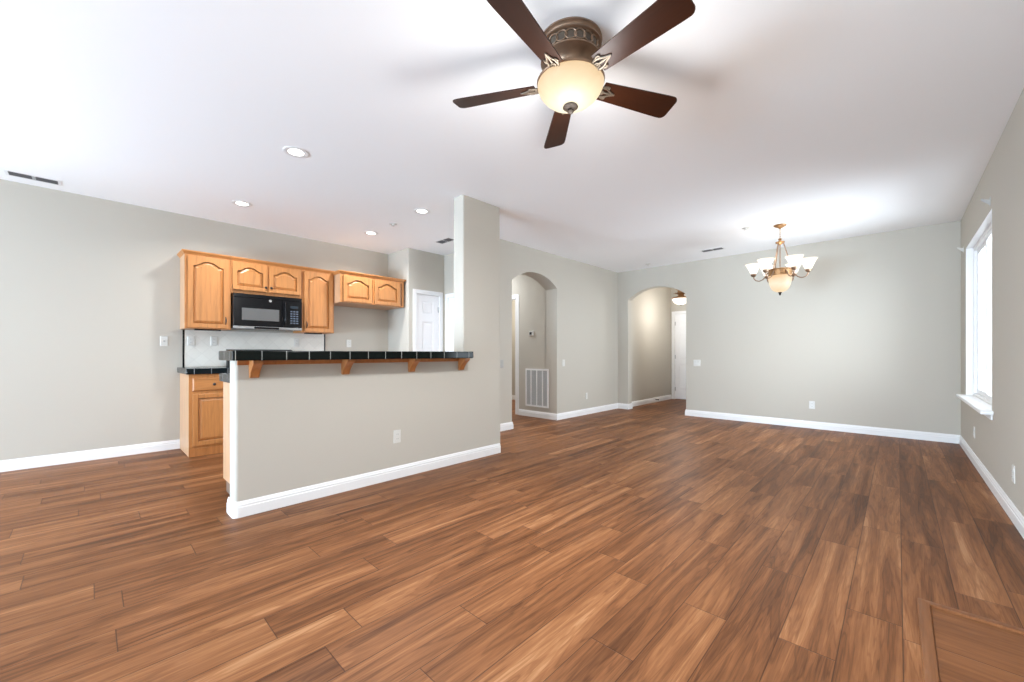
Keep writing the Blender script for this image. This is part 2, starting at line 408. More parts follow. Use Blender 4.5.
# hall behind the wide arch
structure(MB().box(-4.10, -4.0, YF+0.14, 9.92, Z0, Z1).build('wall_entry_left', WALL))
structure(MB().box(-2.745, -2.645, YF+0.138, 9.92, Z0, Z1).build('wall_entry_right', WALL))
b = MB(); b.box(-4.05, -3.93, 9.80, 9.91, Z0, Z1); b.box(-3.06, -2.7, 9.80, 9.91, Z0, Z1); b.box(-3.93, -3.06, 9.80, 9.91, 2.07, Z1)
structure(b.build('wall_entry_end', WALL, dedupe=False))
structure(MB().box(-4.1, -2.6, 9.96, 10.05, Z0, Z1).build('entry_light_block', WALL))  # unseen panel added to stop white sky leaking under the entry door
# right wall with the dining window (and an unseen rear window added for fill light), rear wall with patio doors
WY0, WY1, WZ0, WZ1 = 5.12, 6.87, 0.62, 2.30
b = MB()
for y0, y1, z0, z1 in ((YB-0.2, -3.5, Z0, Z1), (-0.9, WY0, Z0, Z1), (WY1, YF+0.1, Z0, Z1), (WY0, WY1, Z0, WZ0), (WY0, WY1, WZ1, Z1), (-3.5, -0.9, Z0, 0.55), (-3.5, -0.9, 2.25, Z1)):
    b.box(XR, XR+0.15, y0, y1, z0, z1)
structure(b.build('wall_right', WALL, dedupe=False), 'greige right wall with the dining window')
b = MB()
for x0, x1, z0, z1 in ((XL-0.1, -5.4, Z0, Z1), (-0.1, XR+0.1, Z0, Z1), (-5.4, -0.1, 2.21, Z1)): b.box(x0, x1, YB-0.15, YB, z0, z1)
structure(b.build('wall_rear', WALL, dedupe=False))

# windows
T_RIGHT = lambda a, b, c: (XR+a, b, c)
T_LEFT = lambda a, b, c: (XL-a, b, c)
def slider_window(name, y0, y1, z0, z1, T, sill, lab):
    xi = 0.0; fr = MB(T); d0, d1 = xi+0.055, xi+0.110
    fr.box(d0, d1, y0, y1, z0, z0+0.045); fr.box(d0, d1, y0, y1, z1-0.045, z1)
    fr.box(d0, d1, y0, y0+0.045, z0+0.045, z1-0.045); fr.box(d0, d1, y1-0.045, y1, z0+0.045, z1-0.045)
    w = fr.build(name, TRIM, dedupe=False, bevel=0.004); structure(w, lab)
    ym = (y0+y1)/2
    for k, (a, c, dd) in enumerate(((y0+0.045, ym+0.03, 0.0), (ym-0.03, y1-0.045, 0.022))):
        s = MB(T); x0, x1 = d0+0.004+dd, d0+0.026+dd; t = 0.05
        s.box(x0, x1, a, c, z0+0.045, z0+0.045+t); s.box(x0, x1, a, c, z1-0.045-t, z1-0.045)
        s.box(x0, x1, a, a+t, z0+0.045+t, z1-0.045-t); s.box(x0, x1, c-t, c, z0+0.045+t, z1-0.045-t)
        mm = (a+c)/2; s.box(x0+0.003, x1-0.003, mm-0.011, mm+0.011, z0+0.045+t, z1-0.045-t)
        so = s.build('window_sash', TRIM, w, dedupe=False, bevel=0.003)
        MB(T).box(x0+0.008, x0+0.012, a+t-0.004, c-t+0.004, z0+0.04+t, z1-0.04-t).build('window_pane', GLASS, so)
    if sill:
        MB(T).box(xi-0.07, xi+0.057, y0-0.07, y1+0.07, z0-0.012, z0+0.02).build('window_sill', TRIM, w, bevel=0.008, seg=3)
        MB(T).box(xi-0.012, xi, y0-0.04, y1+0.04, z0-0.055, z0-0.012).build('sill_apron', TRIM, w, bevel=0.003)
    rv = MB(T); t = 0.006
    rv.box(xi-0.001, d0, y0, y0+t, z0+0.02, z1); rv.box(xi-0.001, d0, y1-t, y1, z0+0.02, z1); rv.box(xi-0.001, d0, y0, y1, z1-t, z1)
    rv.build('window_reveal', TRIM, w, dedupe=False)
    return w
slider_window('window_1', WY0, WY1, WZ0, WZ1, T_RIGHT, True, 'white framed sliding window on the right wall')
slider_window('fill_window_rear', -3.5, -0.9, 0.55, 2.25, T_RIGHT, True, None)  # unseen window, added so fill light reaches the left wall
slider_window('fill_window_left', -4.6, -1.6, 0.55, 2.25, T_LEFT, True, None)  # unseen window, added so fill light reaches the right-hand ceiling
b = MB()
for x0, x1 in ((-5.4, -5.34), (-0.16, -0.1), (-2.78, -2.72)): b.box(x0, x1, YB-0.12, YB-0.05, 0, 2.21)
b.box(-5.4, -0.1, YB-0.12, YB-0.05, 2.15, 2.21); b.box(-5.4, -0.1, YB-0.12, YB-0.05, 0, 0.05)
dr = b.build('door_4', TRIM, dedupe=False); structure(dr, None)
MB().box(-5.34, -0.16, YB-0.09, YB-0.085, 0.05, 2.15).build('glass_pane', GLASS, dr)

# baseboards
BASE = [(a, c*0.855) for a, c in [(0.0, 0.0), (0.015, 0.0), (0.015, 0.078), (0.011, 0.083), (0.012, 0.098), (0.008, 0.104), (0.0075, 0.116), (0.003, 0.124), (0.0, 0.124)]]
def baseboard(name, path):
    return structure(MB().sweep(path, BASE).build(name, TRIM, smooth=35))
baseboard('baseboard_left', [(XL, 0.733), (XL, YB)])
baseboard('baseboard_far', [(XR, YF), (-2.745, YF), (-2.745, YF+0.16)])
baseboard('baseboard_right', [(XR, YB), (XR, YF)])
baseboard('baseboard_archway', [(-4.0, 9.80), (-4.0, YF+0.15), (-3.873, YF+0.15), (-3.873, YF), (XA, YF), (XA, 5.373), (-4.955, 5.373)])
baseboard('baseboard_hall', [(XA-0.255, 4.291), (XA, 4.291), (XA, 4.03)])
r = 0.022
path = [(-3.388, 3.186)] + arc(XP-r, 3.186-r, r, PI/2, 0) + arc(XP-r, 0.679+r, r, 0, -PI/2) + [(-3.388, 0.679)]
baseboard('baseboard_peninsula', path)
baseboard('baseboard_bedroom', [(XA-0.26, 7.05), (-8.1, 7.05)])
baseboard('baseboard_kitchen', [(XA-0.25, 4.095), (-4.55, 4.095)])
baseboard('baseboard_rear', [(XL, YB), (-5.41, YB)])
baseboard('baseboard_entry', [(-2.745, YF+0.15), (-2.745, 9.80)])

# doors -------------------------------------------------------------
def ramp_panel(b, u0, u1, z0, z1, d_lo, d_hi, inset=0.03):
    b.loops([[(u0, d_lo, z0), (u1, d_lo, z0), (u1, d_lo, z1), (u0, d_lo, z1)],
             [(u0+inset, d_hi, z0+inset), (u1-inset, d_hi, z0+inset), (u1-inset, d_hi, z1-inset), (u0+inset, d_hi, z1-inset)]], (False, True))
def panel_door(name, T, u0, u1, z1, cols, rows, hinge_u, lab, knob_u=None):
    """slab face at d=0; stiles and rails stand 6 mm proud of the panels"""
    z0 = 0.012; b = MB(T); b.box(u0, u1, -0.035, -0.008, z0, z1)
    st = 0.10 if cols == 2 else 0.11
    edges = [(u0+st, u1-st)] if cols == 1 else [(u0+st, (u0+u1)/2-0.05), ((u0+u1)/2+0.05, u1-st)]
    us = [u0] + [q for e in edges for q in e] + [u1]
    for i in range(0, len(us), 2): b.box(us[i], us[i+1], -0.009, 0.0, z0, z1)
    zs = [z0] + [q for r_ in rows for q in r_] + [z1]
    for e in edges:
        for i in range(0, len(zs), 2): b.box(e[0], e[1], -0.009, 0.0, zs[i], zs[i+1])
        for q in rows: ramp_panel(b, e[0]+0.004, e[1]-0.004, q[0]+0.004, q[1]-0.004, -0.0085, -0.001, 0.032)
    d = structure(b.build(name, DOORM, dedupe=False), lab)
    c = MB(T); w = 0.062
    c.box(u0-0.012-w, u0-0.008, -0.01, 0.018, 0, z1+0.012+w); c.box(u1+0.008, u1+0.012+w, -0.01, 0.018, 0, z1+0.012+w)
    c.box(u0-0.008, u1+0.008, -0.01, 0.018, z1+0.008, z1+0.012+w)
    c.box(u0-0.012, u0-0.003, -0.09, 0.0, 0, z1+0.01); c.box(u1+0.003, u1+0.012, -0.09, 0.0, 0, z1+0.01); c.box(u0-0.01, u1+0.01, -0.09, 0.0, z1+0.003, z1+0.012)
    c.build('door_casing', TRIM, d, dedupe=False, bevel=0.004)
    for z in (0.25, z1/2, z1-0.22):
        MB(T).box(hinge_u-0.014, hinge_u+0.014, -0.001, 0.008, z-0.045, z+0.045).build('hinge', STEEL, d, bevel=0.003)
    if knob_u is not None:
        k = MB(); L = []
        for dd, rr in ((0.0, 0.028), (0.008, 0.028), (0.01, 0.011), (0.035, 0.011), (0.042, 0.024), (0.055, 0.027), (0.066, 0.018), (0.07, 0.004)):
            L.append([T(knob_u+rr*math.cos(2*PI*i/20), dd, 0.95+rr*math.sin(2*PI*i/20)) for i in range(20)])
        k.loops(L).build('door_knob', STEEL, d, smooth=40)
    return d
T_pan = lambda u, d, z: (XK-0.012+d, u, z)
panel_door('door_1', T_pan, 3.562, 3.988, 2.045, 1, [(0.24, 0.85), (0.97, 1.62), (1.74, 1.945)], 3.980, 'narrow white panelled pantry door in the kitchen', 3.61)
T_ent = lambda u, d, z: (u, 9.81-d, z)
panel_door('door_2', T_ent, -3.905, -3.085, 2.05, 2, [(0.24, 0.85), (0.97, 1.60), (1.72, 1.92)], -3.897, 'white panelled door at the end of the entry hall', -3.15)
T_kit = lambda u, d, z: (u, 4.110-d, z)
panel_door('door_3', T_kit, -5.372, -4.632, 2.02, 2, [(0.24, 0.85), (0.97, 1.60), (1.72, 1.92)], -4.64, 'white panelled door in the kitchen back wall behind the column', -5.31)
# cased opening in the hall wall
b = MB()
for u0, u1, z0, z1 in ((-5.035, -4.955, 0, 2.18), (-5.965, -5.885, 0, 2.18), (-5.885, -5.035, 2.105, 2.18)): b.box(u0, u1, 5.366, 5.374, z0, z1)
b.box(-5.04, -5.02, 5.36, 5.49, 0, 2.12); b.box(-5.90, -5.88, 5.36, 5.49, 0, 2.12); b.box(-5.9, -5.02, 5.36, 5.49, 2.10, 2.12)
structure(b.build('trim_1', TRIM, dedupe=False, bevel=0.004), 'white door casing on the hall wall')

# hearth inset at the bottom right of the floor
h = MB(); z = 0.012
h.sweep([(XR-0.02, 2.577), (0.063, 2.577), (0.063, 0.9), (XR-0.02, 0.9)], [(0, 0), (0, z-0.003), (0.004, z), (0.037, z), (0.041, 0.006), (0.043, 0.0)])
hb = MB(); hb.box(0.10, XR-0.016, 0.94, 2.54, -0.001, 0.004)
hi = hb.build('hearth_inset', HEARTH, base=(0.0, 0, 0)); tag(hi, 'wood-planked rectangular floor inset with raised border strip at the bottom right corner', 'hearth inset')
WL[hi.name] = (0, 0, 0)
h.build('border_strip', HEARTH_B, hi, smooth=40)

# ------------------------------------------------------------------ kitchen cabinets (all on the left wall, facing +X)
def arch_outline(u0, u1, z0, z1, rise, inset=0.0, n=22):
    """rectangle with a cathedral top: flat shoulders and a hump of the given rise"""
    a, c = u0+inset, u1-inset; P = [(a, z0+inset), (c, z0+inset)]
    for i in range(n+1):
        t = i/n; u = c + (a-c)*t
        k = min(1, max(0, (t-0.08)/0.84)); P.append((u, z1-rise-inset + rise*(1-abs(2*k-1)**2.4)**1.7))
    return P
def arch_door(name, T, u0, u1, z0, z1, parent, arched=True, st=0.048, matl=None):
    """frame-and-raised-panel oak door, front face at d=0.019"""
    matl = matl or OAK; d1 = 0.024; b = MB(T)
    iu0, iu1, iz0, iz1 = u0+st, u1-st, z0+st, z1-st; rise = min(0.055, (iu1-iu0)*0.19) if arched else 0.0
    d0 = 0.004; b.box(u0, iu0, d0, d1, z0, z1); b.box(iu1, u1, d0, d1, z0, z1); b.box(iu0, iu1, d0, d1, z0, iz0)
    if arched:
        top = arch_outline(iu0, iu1, iz0, iz1, rise)[2:]
        b.prism([(iu1, z1), (iu0, z1)] + [(p[0], p[1]) for p in top[::-1]], d0, d1, 'ac')
    else: b.box(iu0, iu1, d0, d1, iz1, z1)
    L = []
    for ins, d in ((0.0, 0.005), (0.005, 0.005), (0.032, 0.0175), (0.036, 0.0175)):
        o = arch_outline(iu0, iu1, iz0, iz1, rise, ins) if arched else [(iu0+ins, iz0+ins), (iu1-ins, iz0+ins), (iu1-ins, iz1-ins), (iu0+ins, iz1-ins)]
        L.append([(p[0], d, p[1]) for p in o])
    b.loops(L, (True, True))
    return b.build(name, matl, parent, bevel=0.005, dedupe=False)
def pull(T, u, z0, z1, parent):
    b = MB(); pts = []
    for i in range(9):
        t = i/8; pts.append(T(u, 0.019+0.024*math.sin(PI*t)**0.6, z0+(z1-z0)*t))
    b.tube(pts, [0.0055+0.002*math.sin(PI*i/8) for i in range(9)], 8)
    for z in (z0, z1):
        b.loops([[T(u+0.009*math.cos(2*PI*i/12), d, z+0.009*math.sin(2*PI*i/12)) for i in range(12)] for d in (0.0185, 0.023)])
    return b.build('handle', BLKIRON, parent, smooth=45, dedupe=False)
def knob(T, u, z, parent):
    L = [[T(u+r*math.cos(2*PI*i/14), d, z+r*math.sin(2*PI*i/14)) for i in range(14)] for d, r in ((0.018, 0.008), (0.022, 0.006), (0.030, 0.006), (0.034, 0.014), (0.041, 0.0155), (0.046, 0.010), (0.048, 0.003))]
    return MB().loops(L).build('knob', BLKIRON, parent, smooth=45)
CROWN = [(a*0.7, c*0.7) for a, c in [(0.0, 0.0), (0.006, 0.0), (0.010, 0.010), (0.022, 0.022), (0.034, 0.036), (0.040, 0.044), (0.040, 0.058), (0.0, 0.058)]]
def crown(path, z, parent, name='crown_moulding'):
    return MB().sweep(path, [(o, z+h_) for o, h_ in CROWN]).build(name, OAK_Y, parent, smooth=35)
def wall_cabinet(name, label, y0, y1, z0, z1, xf, doors, hardware, left_return, right_return=False, under=None):
    root = empty(name, (XL, (y0+y1)/2, z0), label, 'kitchen cabinet')
    T = lambda u, d, z: (xf+d, u, z)
    MB().box(XL, xf-0.018, y0, y1, z0, z1).build('cabinet_body', OAK_P if left_return else OAK, root, bevel=0.001)
    f = MB(T); s = 0.03                                    # face frame
    f.box(y0, y0+s, -0.019, 0, z0, z1); f.box(y1-s, y1, -0.019, 0, z0, z1); f.box(y0+s, y1-s, -0.019, 0, z0, z0+s); f.box(y0+s, y1-s, -0.019, 0, z1-0.035, z1)
    if len(doors) == 2: m = (y0+y1)/2; f.box(m-0.02, m+0.02, -0.019, 0, z0+s, z1-s)
    f.build('face_frame', OAK, root, bevel=0.001, dedupe=False)
    for (a, c), hw in zip(doors, hardware):
        d = arch_door('door', T, a, c, z0+0.014 if under is None else under, z1-0.022, root)
        if hw and hw[0] == 'pull': pull(T, hw[1], hw[2], hw[2]+0.085, d)
        if hw and hw[0] == 'knob': knob(T, hw[1], hw[2], d)
    path = [(xf, y0), (xf, y1)] if not left_return else [(XL, y0), (xf, y0), (xf, y1)]
    if right_return: path = path + [(XL, y1)]
    crown([(p[0], p[1]) for p in path[::-1]], z1-0.002, root)
    return root
XU, XF = -5.741, -5.53
ZB, ZT = 1.390, 2.226
wall_cabinet('wall_cabinet', 'tall oak wall cabinet left of the black microwave, single arched door', 0.736, 1.166, ZB, ZT, XU, [(0.762, 1.140)], [('pull', 1.112, 1.450)], True)
wall_cabinet('wall_cabinet', 'short oak wall cabinet above the black microwave, two arched doors with knobs', 1.168, 1.956, 1.832, ZT, XU, [(1.180, 1.548), (1.568, 1.94)], [('knob', 1.528, 1.930), ('knob', 1.588, 1.930)], False, under=1.878)
wall_cabinet('wall_cabinet', 'tall oak wall cabinet right of the black microwave, single arched door', 1.958, 2.382, ZB, ZT, XU, [(1.984, 2.356)], [('pull', 2.012, 1.450)], False)
wall_cabinet('wall_cabinet', 'deep oak cabinet with two arched doors over the empty fridge space', 2.384, 3.365, 1.818, 2.210, XF, [(2.420, 2.835), (2.875, 3.290)], [None, None], True, True)

# under-cabinet light bars
for i, (y0, y1, lab) in enumerate(((0.83, 1.08, 'thin black light bar under the oak cabinet left of the microwave'), (2.02, 2.24, 'thin black light bar under the oak cabinet right of the microwave'))):
    b = MB(); b.box(XU-0.10, XU-0.045, y0, y1, ZB-0.016, ZB)
    o = b.build('cabinet_light_bar', BLK, bevel=0.004); tag(o, lab, 'light bar', 'light bars under the wall cabinets')

# microwave
T = lambda u, d, z: (-5.665+d, u, z+0.017)
mw = empty('microwave', (XL, 1.555, 1.39), 'black over-the-range microwave between the oak wall cabinets', 'microwave')
MB(T).box(1.176, 1.936, XL+5.665, -0.03, 1.392, 1.812).build('microwave_body', BLK, mw, bevel=0.004)
b = MB(T); b.box(1.176, 1.70, -0.03, 0.0, 1.425, 1.765)
d = b.build('door', BLK, mw, bevel=0.008, seg=3)
WINM = mat('microwave window reflection grey', (0.10, 0.10, 0.098), 0.4, vary=0.03)  # grey base colour stands in for the pale reflection on the window
MB(T).box(1.262, 1.665, -0.005, 0.0015, 1.495, 1.640).build('door_window', WINM, d, bevel=0.001)
MB(T).box(1.705, 1.936, -0.03, 0.0, 1.425, 1.765).build('control_panel', BLK, mw, bevel=0.005)
btn = mat('blue grey keypad print', (0.10, 0.13, 0.18), 0.4, vary=0.1)
for r_ in range(6):
    for c_ in range(3):
        MB(T).box(1.795+c_*0.035, 1.819+c_*0.035, -0.001, 0.0018, 1.475+r_*0.030, 1.490+r_*0.030).build('button', btn, mw)
MB(T).box(1.795, 1.889, -0.001, 0.0016, 1.672, 1.705).build('display', mat('unlit display glass', (0.02, 0.03, 0.04), 0.1, vary=0.05), mw)
b = MB(); b.tube([T(1.728, 0.0, 1.455), T(1.728, 0.028, 1.47), T(1.728, 0.034, 1.55), T(1.728, 0.034, 1.66), T(1.728, 0.028, 1.725), T(1.728, 0.0, 1.74)], 0.010, 10).build('handle', BLK, mw, smooth=50)
b = MB(T); b.box(1.176, 1.936, -0.03, -0.004, 1.768, 1.812)
b.build('top_vent', BLK, mw, bevel=0.003)
L = [[T(1.565+0.016*math.cos(2*PI*i/20), dd, 1.745+0.016*math.sin(2*PI*i/20)) for i in range(20)] for dd in (-0.001, 0.0025)]
MB().loops(L).build('badge', STEEL, mw)
b = MB(T); b.box(1.176, 1.936, -0.03, -0.002, 1.392, 1.422); b.build('lower_trim', mat('grey trim strip', (0.30, 0.30, 0.30), 0.3, 0.5, vary=0.04), mw, bevel=0.003)
MB(T).box(1.39, 1.66, -0.02, 0.012, 1.394, 1.416).build('vent_lip', BLK, mw, bevel=0.004)

# backsplash with black end liners
bs = MB().box(XL+0.001, XL+0.009, 0.775, 2.372, 0.949, ZB-0.001).build('backsplash', WTILE, base=(XL, 1.57, 0.949))
tag(bs, 'white tiled backsplash between counter and oak wall cabinets', 'backsplash')
for y in (0.758, 2.372):
    tag(MB().box(XL+0.001, XL+0.012, y, y+0.018, 0.949, ZB-0.001).build('edge_strip', BLK, bs, bevel=0.002), 'black glazed edge strip')

# base cabinet with drawer, its counter
XBF = -5.461
bc = empty('base_cabinet', (XL, 0.95, 0), 'oak base cabinet with one drawer and one door under the black tiled counter', 'kitchen cabinet')
MB().box(XL, XBF-0.018, 0.735, 1.166, 0.0, 0.884).build('cabinet_body', OAK_P, bc, bevel=0.001)
T = lambda u, d, z: (XBF+d, u, z)
f = MB(T); f.box(0.735, 0.775, -0.019, 0, 0.085, 0.884); f.box(1.126, 1.166, -0.019, 0, 0.085, 0.884); f.box(0.775, 1.126, -0.019, 0, 0.085, 0.125)
f.box(0.775, 1.126, -0.019, 0, 0.665, 0.70); f.box(0.775, 1.126, -0.019, 0, 0.832, 0.884); f.build('face_frame', OAK, bc, bevel=0.001, dedupe=False)
MB(T).box(0.735, 1.166, -0.019, 0.003, 0.0, 0.085).build('toe_board', OAK_D, bc, bevel=0.002)
d = arch_door('door', T, 0.765, 1.140, 0.115, 0.672, bc, arched=False)
dw = MB(T); dw.loops([[(a, dd, zz) for a, zz in ((0.765+i, 0.702+i), (1.140-i, 0.702+i), (1.140-i, 0.842-i), (0.765+i, 0.842-i))] for dd, i in ((0.0, 0.0), (0.010, 0.0), (0.019, 0.012))])
dw = dw.build('drawer', OAK_Y, bc); knob(T, 0.952, 0.772, dw)
ct = MB(); ct.box(XL, -5.430, 0.710, 1.168, 0.885, 0.948)
tag(ct.build('countertop', BTILE_L, bevel=0.006, seg=3, base=(0, 0, 0)), 'low black tiled countertop on the oak base cabinet against the left wall', 'countertop')

# range (only its top edge shows over the bar)
rg = empty('kitchen_range', (XL, 1.55, 0), 'black kitchen range whose back panel just shows above the bar', 'stove')
MB().box(XL+0.03, -5.44, 1.178, 1.932, 0.08, 0.905).build('range_body', BLK, rg, bevel=0.004)
MB().box(XL+0.03, -5.46, 1.20, 1.91, 0.0, 0.08).build('base_kick', DARK, rg)
MB().box(XL+0.03, -5.42, 1.176, 1.934, 0.905, 0.925).build('cooktop', BLK, rg, bevel=0.005)
bp_ = MB(); bp_.prism([(XL+0.012, 0.925), (XL+0.095, 0.925), (XL+0.065, 1.150), (XL+0.012, 1.162)], 1.180, 1.930, 'ac')
bp_.T = None
bp_.build('back_panel', BLK, rg, bevel=0.004)
MB().box(-5.44, -5.415, 1.19, 1.92, 0.30, 0.80).build('oven_door', BLK, rg, bevel=0.006)
MB().tube([(-5.405, 1.25, 0.76), (-5.38, 1.26, 0.76), (-5.38, 1.85, 0.76), (-5.405, 1.86, 0.76)], 0.010, 8).build('handle', STEEL, rg, smooth=50)
for yy in (1.36, 1.75):
    for xx in (-5.62, -5.88): MB().ring((xx, yy, 0.927), 0.085, 0.004, seg=28, sub=6).build('burner', BLKIRON, rg, smooth=60)

# peninsula: base cabinet behind the half wall, low counter, bar top, corbels
pc = empty('peninsula_cabinet', (-3.69, 1.65, 0), 'oak base cabinet behind the low half wall, pale end panel showing', 'kitchen cabinet')
MB().box(-3.955, -3.389, 0.752, 2.63, 0.10, 0.884).build('cabinet_body', OAK_P, pc, bevel=0.001)
MB().box(-3.91, -3.389, 0.765, 2.63, 0.0, 0.10).build('toe_kick', mat('dark toe kick', (0.20, 0.13, 0.09), 0.6, vary=0.1), pc)
T = lambda u, d, z: (-3.955-d, u, z)
for k in range(4):
    a = 0.775+k*0.46; q = arch_door('door', T, a, a+0.43, 0.13, 0.672, pc, arched=False); pull(T, a+0.40, 0.55, 0.635, q)
    w = MB(T); w.loops([[(p, dd, zz) for p, zz in ((a+i, 0.702+i), (a+0.43-i, 0.702+i), (a+0.43-i, 0.842-i), (a+i, 0.842-i))] for dd, i in ((0.0, 0.0), (0.010, 0.0), (0.019, 0.012))])
    w = w.build('drawer', OAK_Y, pc); knob(T, a+0.215, 0.772, w)
pt = MB(); pt.box(-3.985, -3.389, 0.730, 2.645, 0.885, 0.948)
tag(pt.build('countertop', BTILE_L, bevel=0.006, seg=3, base=(0, 0, 0)), 'low black tiled countertop tucked behind the half wall below the bar top', 'countertop')

XBAR = -3.03
bar = MB(); bar.box(-3.43, XBAR, 0.625, 2.625, 1.063, 1.127); bar.box(-3.43, -3.226, 2.62, 2.650, 1.063, 1.126)
bar = bar.build('bar_top', BTILE, bevel=0.006, seg=3, base=(0, 0, 0), dedupe=False); tag(bar, 'raised black tiled bar top along the low half wall', 'bar counter')
WL[bar.name] = (0, 0, 0)
tr = MB(); P = [(XP, 1.063), (XP, 1.030), (XP+0.010, 1.030), (XP+0.016, 1.038), (XP+0.020, 1.063)]
tr.loops([[(p[0], y, p[1]) for p in P] for y in (0.690, 2.62)]); structure(tr.build('trim_2', OAK_D), 'reddish oak strip on the half wall just under the black bar tiles')
# corbel: S-curved bracket, built once and copied
cb = MB(); prof = [(0.0, 0.0), (0.0, -0.122), (0.020, -0.122)]
for i in range(11):
    t = i/10; prof.append((0.030+0.078*(t**1.7), -0.113+0.088*(t)))
prof += [(0.116, -0.02), (0.116, 0.0)]
cb.loops([[(p[0]+0.0, s*(0.032 if p[1] > -0.03 else 0.029), p[1]) for p in prof] for s in (-1, 1)])
cb0 = cb.build('corbel', OAK_D, bevel=0.004, base=(0, 0, 0), dedupe=False)
tag(cb0, None, 'corbel', 'oak corbels under the bar top')
for i, (y, lab) in enumerate(((0.788, 'oak corbel nearest the open left end of the bar top'), (1.425, 'second oak corbel from the open left end of the bar top'),
                              (2.035, 'third oak corbel from the left, second from the column'), (2.615, 'oak corbel at the right end of the bar top beside the column'))):
    place(cb0, i, (XP, y, 1.063), 0, lab)

# ------------------------------------------------------------------ wall plates
def plate(kind, gang=1, matl=None):
    """modelled facing -Y, back at y=0"""
    w = 0.070 if gang == 1 else 0.116; m_ = matl or PLAST; b = MB(lambda u, d, z: (u, -d, z))
    b.loops([[(sx*(w/2-i), d, sz*(0.057-i)) for sx, sz in ((-1, -1), (1, -1), (1, 1), (-1, 1))] for d, i in ((0, 0), (0.003, 0), (0.006, 0.004))])
    p = b.build({'outlet': 'electrical_outlet', 'switch': 'light_switch', 'jack': 'wall_jack'}[kind], m_, base=(0, 0, 0))
    TT = lambda u, d, z: (u, -d, z)
    if kind == 'outlet':
        for z in (0.020, -0.020):
            q = MB(TT); q.prism([(0.017*math.cos(a)*1.0, z+0.0145*max(-0.85, min(0.85, math.sin(a)))) for a in [2*PI*k/20 for k in range(20)]], 0.006, 0.0085, 'ac')
            q = q.build('socket', m_, p)
            MB(TT).box(-0.0075, -0.0055, 0.008, 0.0088, z-0.004, z+0.006).build('slot', DARK, q); MB(TT).box(0.0055, 0.0075, 0.008, 0.0088, z-0.004, z+0.006).build('slot', DARK, q)
    if kind == 'switch':
        for g_ in range(gang):
            u = 0 if gang == 1 else (-0.023 if g_ == 0 else 0.023)
            q = MB(TT); q.prism([(0.006, -0.033), (0.0095, -0.033), (0.0070, 0.0), (0.0105, 0.033), (0.006, 0.033)], u-0.0165, u+0.0165, 'bc')
            q.build('rocker', m_, p)
    if kind == 'jack':
        MB().loops([[(0.010*math.cos(2*PI*i/16), d, 0.010*math.sin(2*PI*i/16)) for i in range(16)] for d in (-0.0055, -0.014)]).build('connector', PLAST_G, p, smooth=40)
    return p
def plates(proto, cat, group, items):
    tag(proto, None, cat, group)
    for i, (loc, rz, lab) in enumerate(items): place(proto, i, loc, rz, lab)
EAST = PI/2     # faces +X
plates(plate('outlet'), 'outlet', 'wall outlets', [
    ((XP, 1.895, 0.370), EAST, 'white outlet low on the half wall under the bar top'),
    ((XL+0.009, 0.838, 1.257), EAST, 'white outlet on the tiled backsplash nearest its left end'),
    ((XL+0.009, 1.061, 1.262), EAST, 'second white outlet from the left on the tiled backsplash'),
    ((XL+0.009, 2.000, 1.262), EAST, 'white outlet on the tiled backsplash just right of the microwave'),
    ((XL, 2.748, 1.262), EAST, 'white outlet on the painted wall of the empty fridge space'),
    ((-0.919, YF, 0.346), 0, 'white outlet low on the far wall below the chandelier'),
    ((XA, 6.253, 0.334), EAST, 'pale outlet low on the arched wall right of the narrow archway'),
    ((XR, 4.251, 0.307), -EAST, 'white outlet on the right wall nearest the photographer'),
    ((XR, 6.159, 0.315), -EAST, 'pale outlet on the right wall below the window'),
])
plates(plate('switch'), 'light switch', 'wall switches', [
    ((XA, 5.554, 0.947), EAST, 'pale switch just right of the narrow archway'),
])
plates(plate('switch', 2), 'light switch', 'wall switches', [((-2.556, YF, 0.94), 0, 'white double switch on the far wall right of the wide archway')])
plates(plate('switch', 1, PLAST_G), 'light switch', 'wall switches', [((XA, 4.075, 0.962), EAST, 'grey switch plate showing at the edge of the column')])
tag(place(plate('jack'), 0, (XL, 0.594, 1.250), EAST, 'white jack plate on the left wall beside the oak cabinets'), None, 'wall jack')

# thermostat, return grille, door stop, curtain brackets
tm = MB(lambda u, d, z: (u, 5.373-d, z)); tm.box(-4.70, -4.60, 0, 0.022, 1.42, 1.50)
tm = tm.build('thermostat', PLAST, bevel=0.005, seg=3); tag(tm, 'small white thermostat with dark screen above the return air grille', 'thermostat')
MB().box(-4.685, -4.635, 5.349, 5.352, 1.438, 1.482).build('screen', DARK, tm)
gr = empty('return_air_grille', (-4.531, 5.373, 0.18), 'white return air grille low on the hall wall inside the narrow archway', 'air grille')
TG = lambda u, d, z: (u, 5.373-d, z)
b = MB(TG); gx0, gx1, gz0, gz1 = -4.79, -4.272, 0.182, 0.842
b.box(gx0, gx1, 0, 0.012, gz0, gz0+0.028); b.box(gx0, gx1, 0, 0.012, gz1-0.028, gz1); b.box(gx0, gx0+0.028, 0, 0.012, gz0+0.028, gz1-0.028); b.box(gx1-0.028, gx1, 0, 0.012, gz0+0.028, gz1-0.028)
for k in (1, 2, 3): u = gx0+(gx1-gx0)*k/4; b.box(u-0.010, u+0.010, 0, 0.012, gz0+0.028, gz1-0.028)
b.build('grille_frame', TRIM, gr, dedupe=False)
MB(TG).box(gx0+0.02, gx1-0.02, 0.0005, 0.0015, gz0+0.02, gz1-0.02).build('filter_back', mat('grey filter', (0.30, 0.30, 0.30), 0.8, vary=0.1), gr)
b = MB(TG)
for k in range(36):
    z = gz0+0.034+k*0.0168; q = [(gx0+0.028, 0.002, z+0.010), (gx1-0.028, 0.002, z+0.010), (gx1-0.028, 0.010, z), (gx0+0.028, 0.010, z)]
    b.loops([[(p[0], p[1], p[2]+t) for p in q] for t in (0.0, 0.0015)])
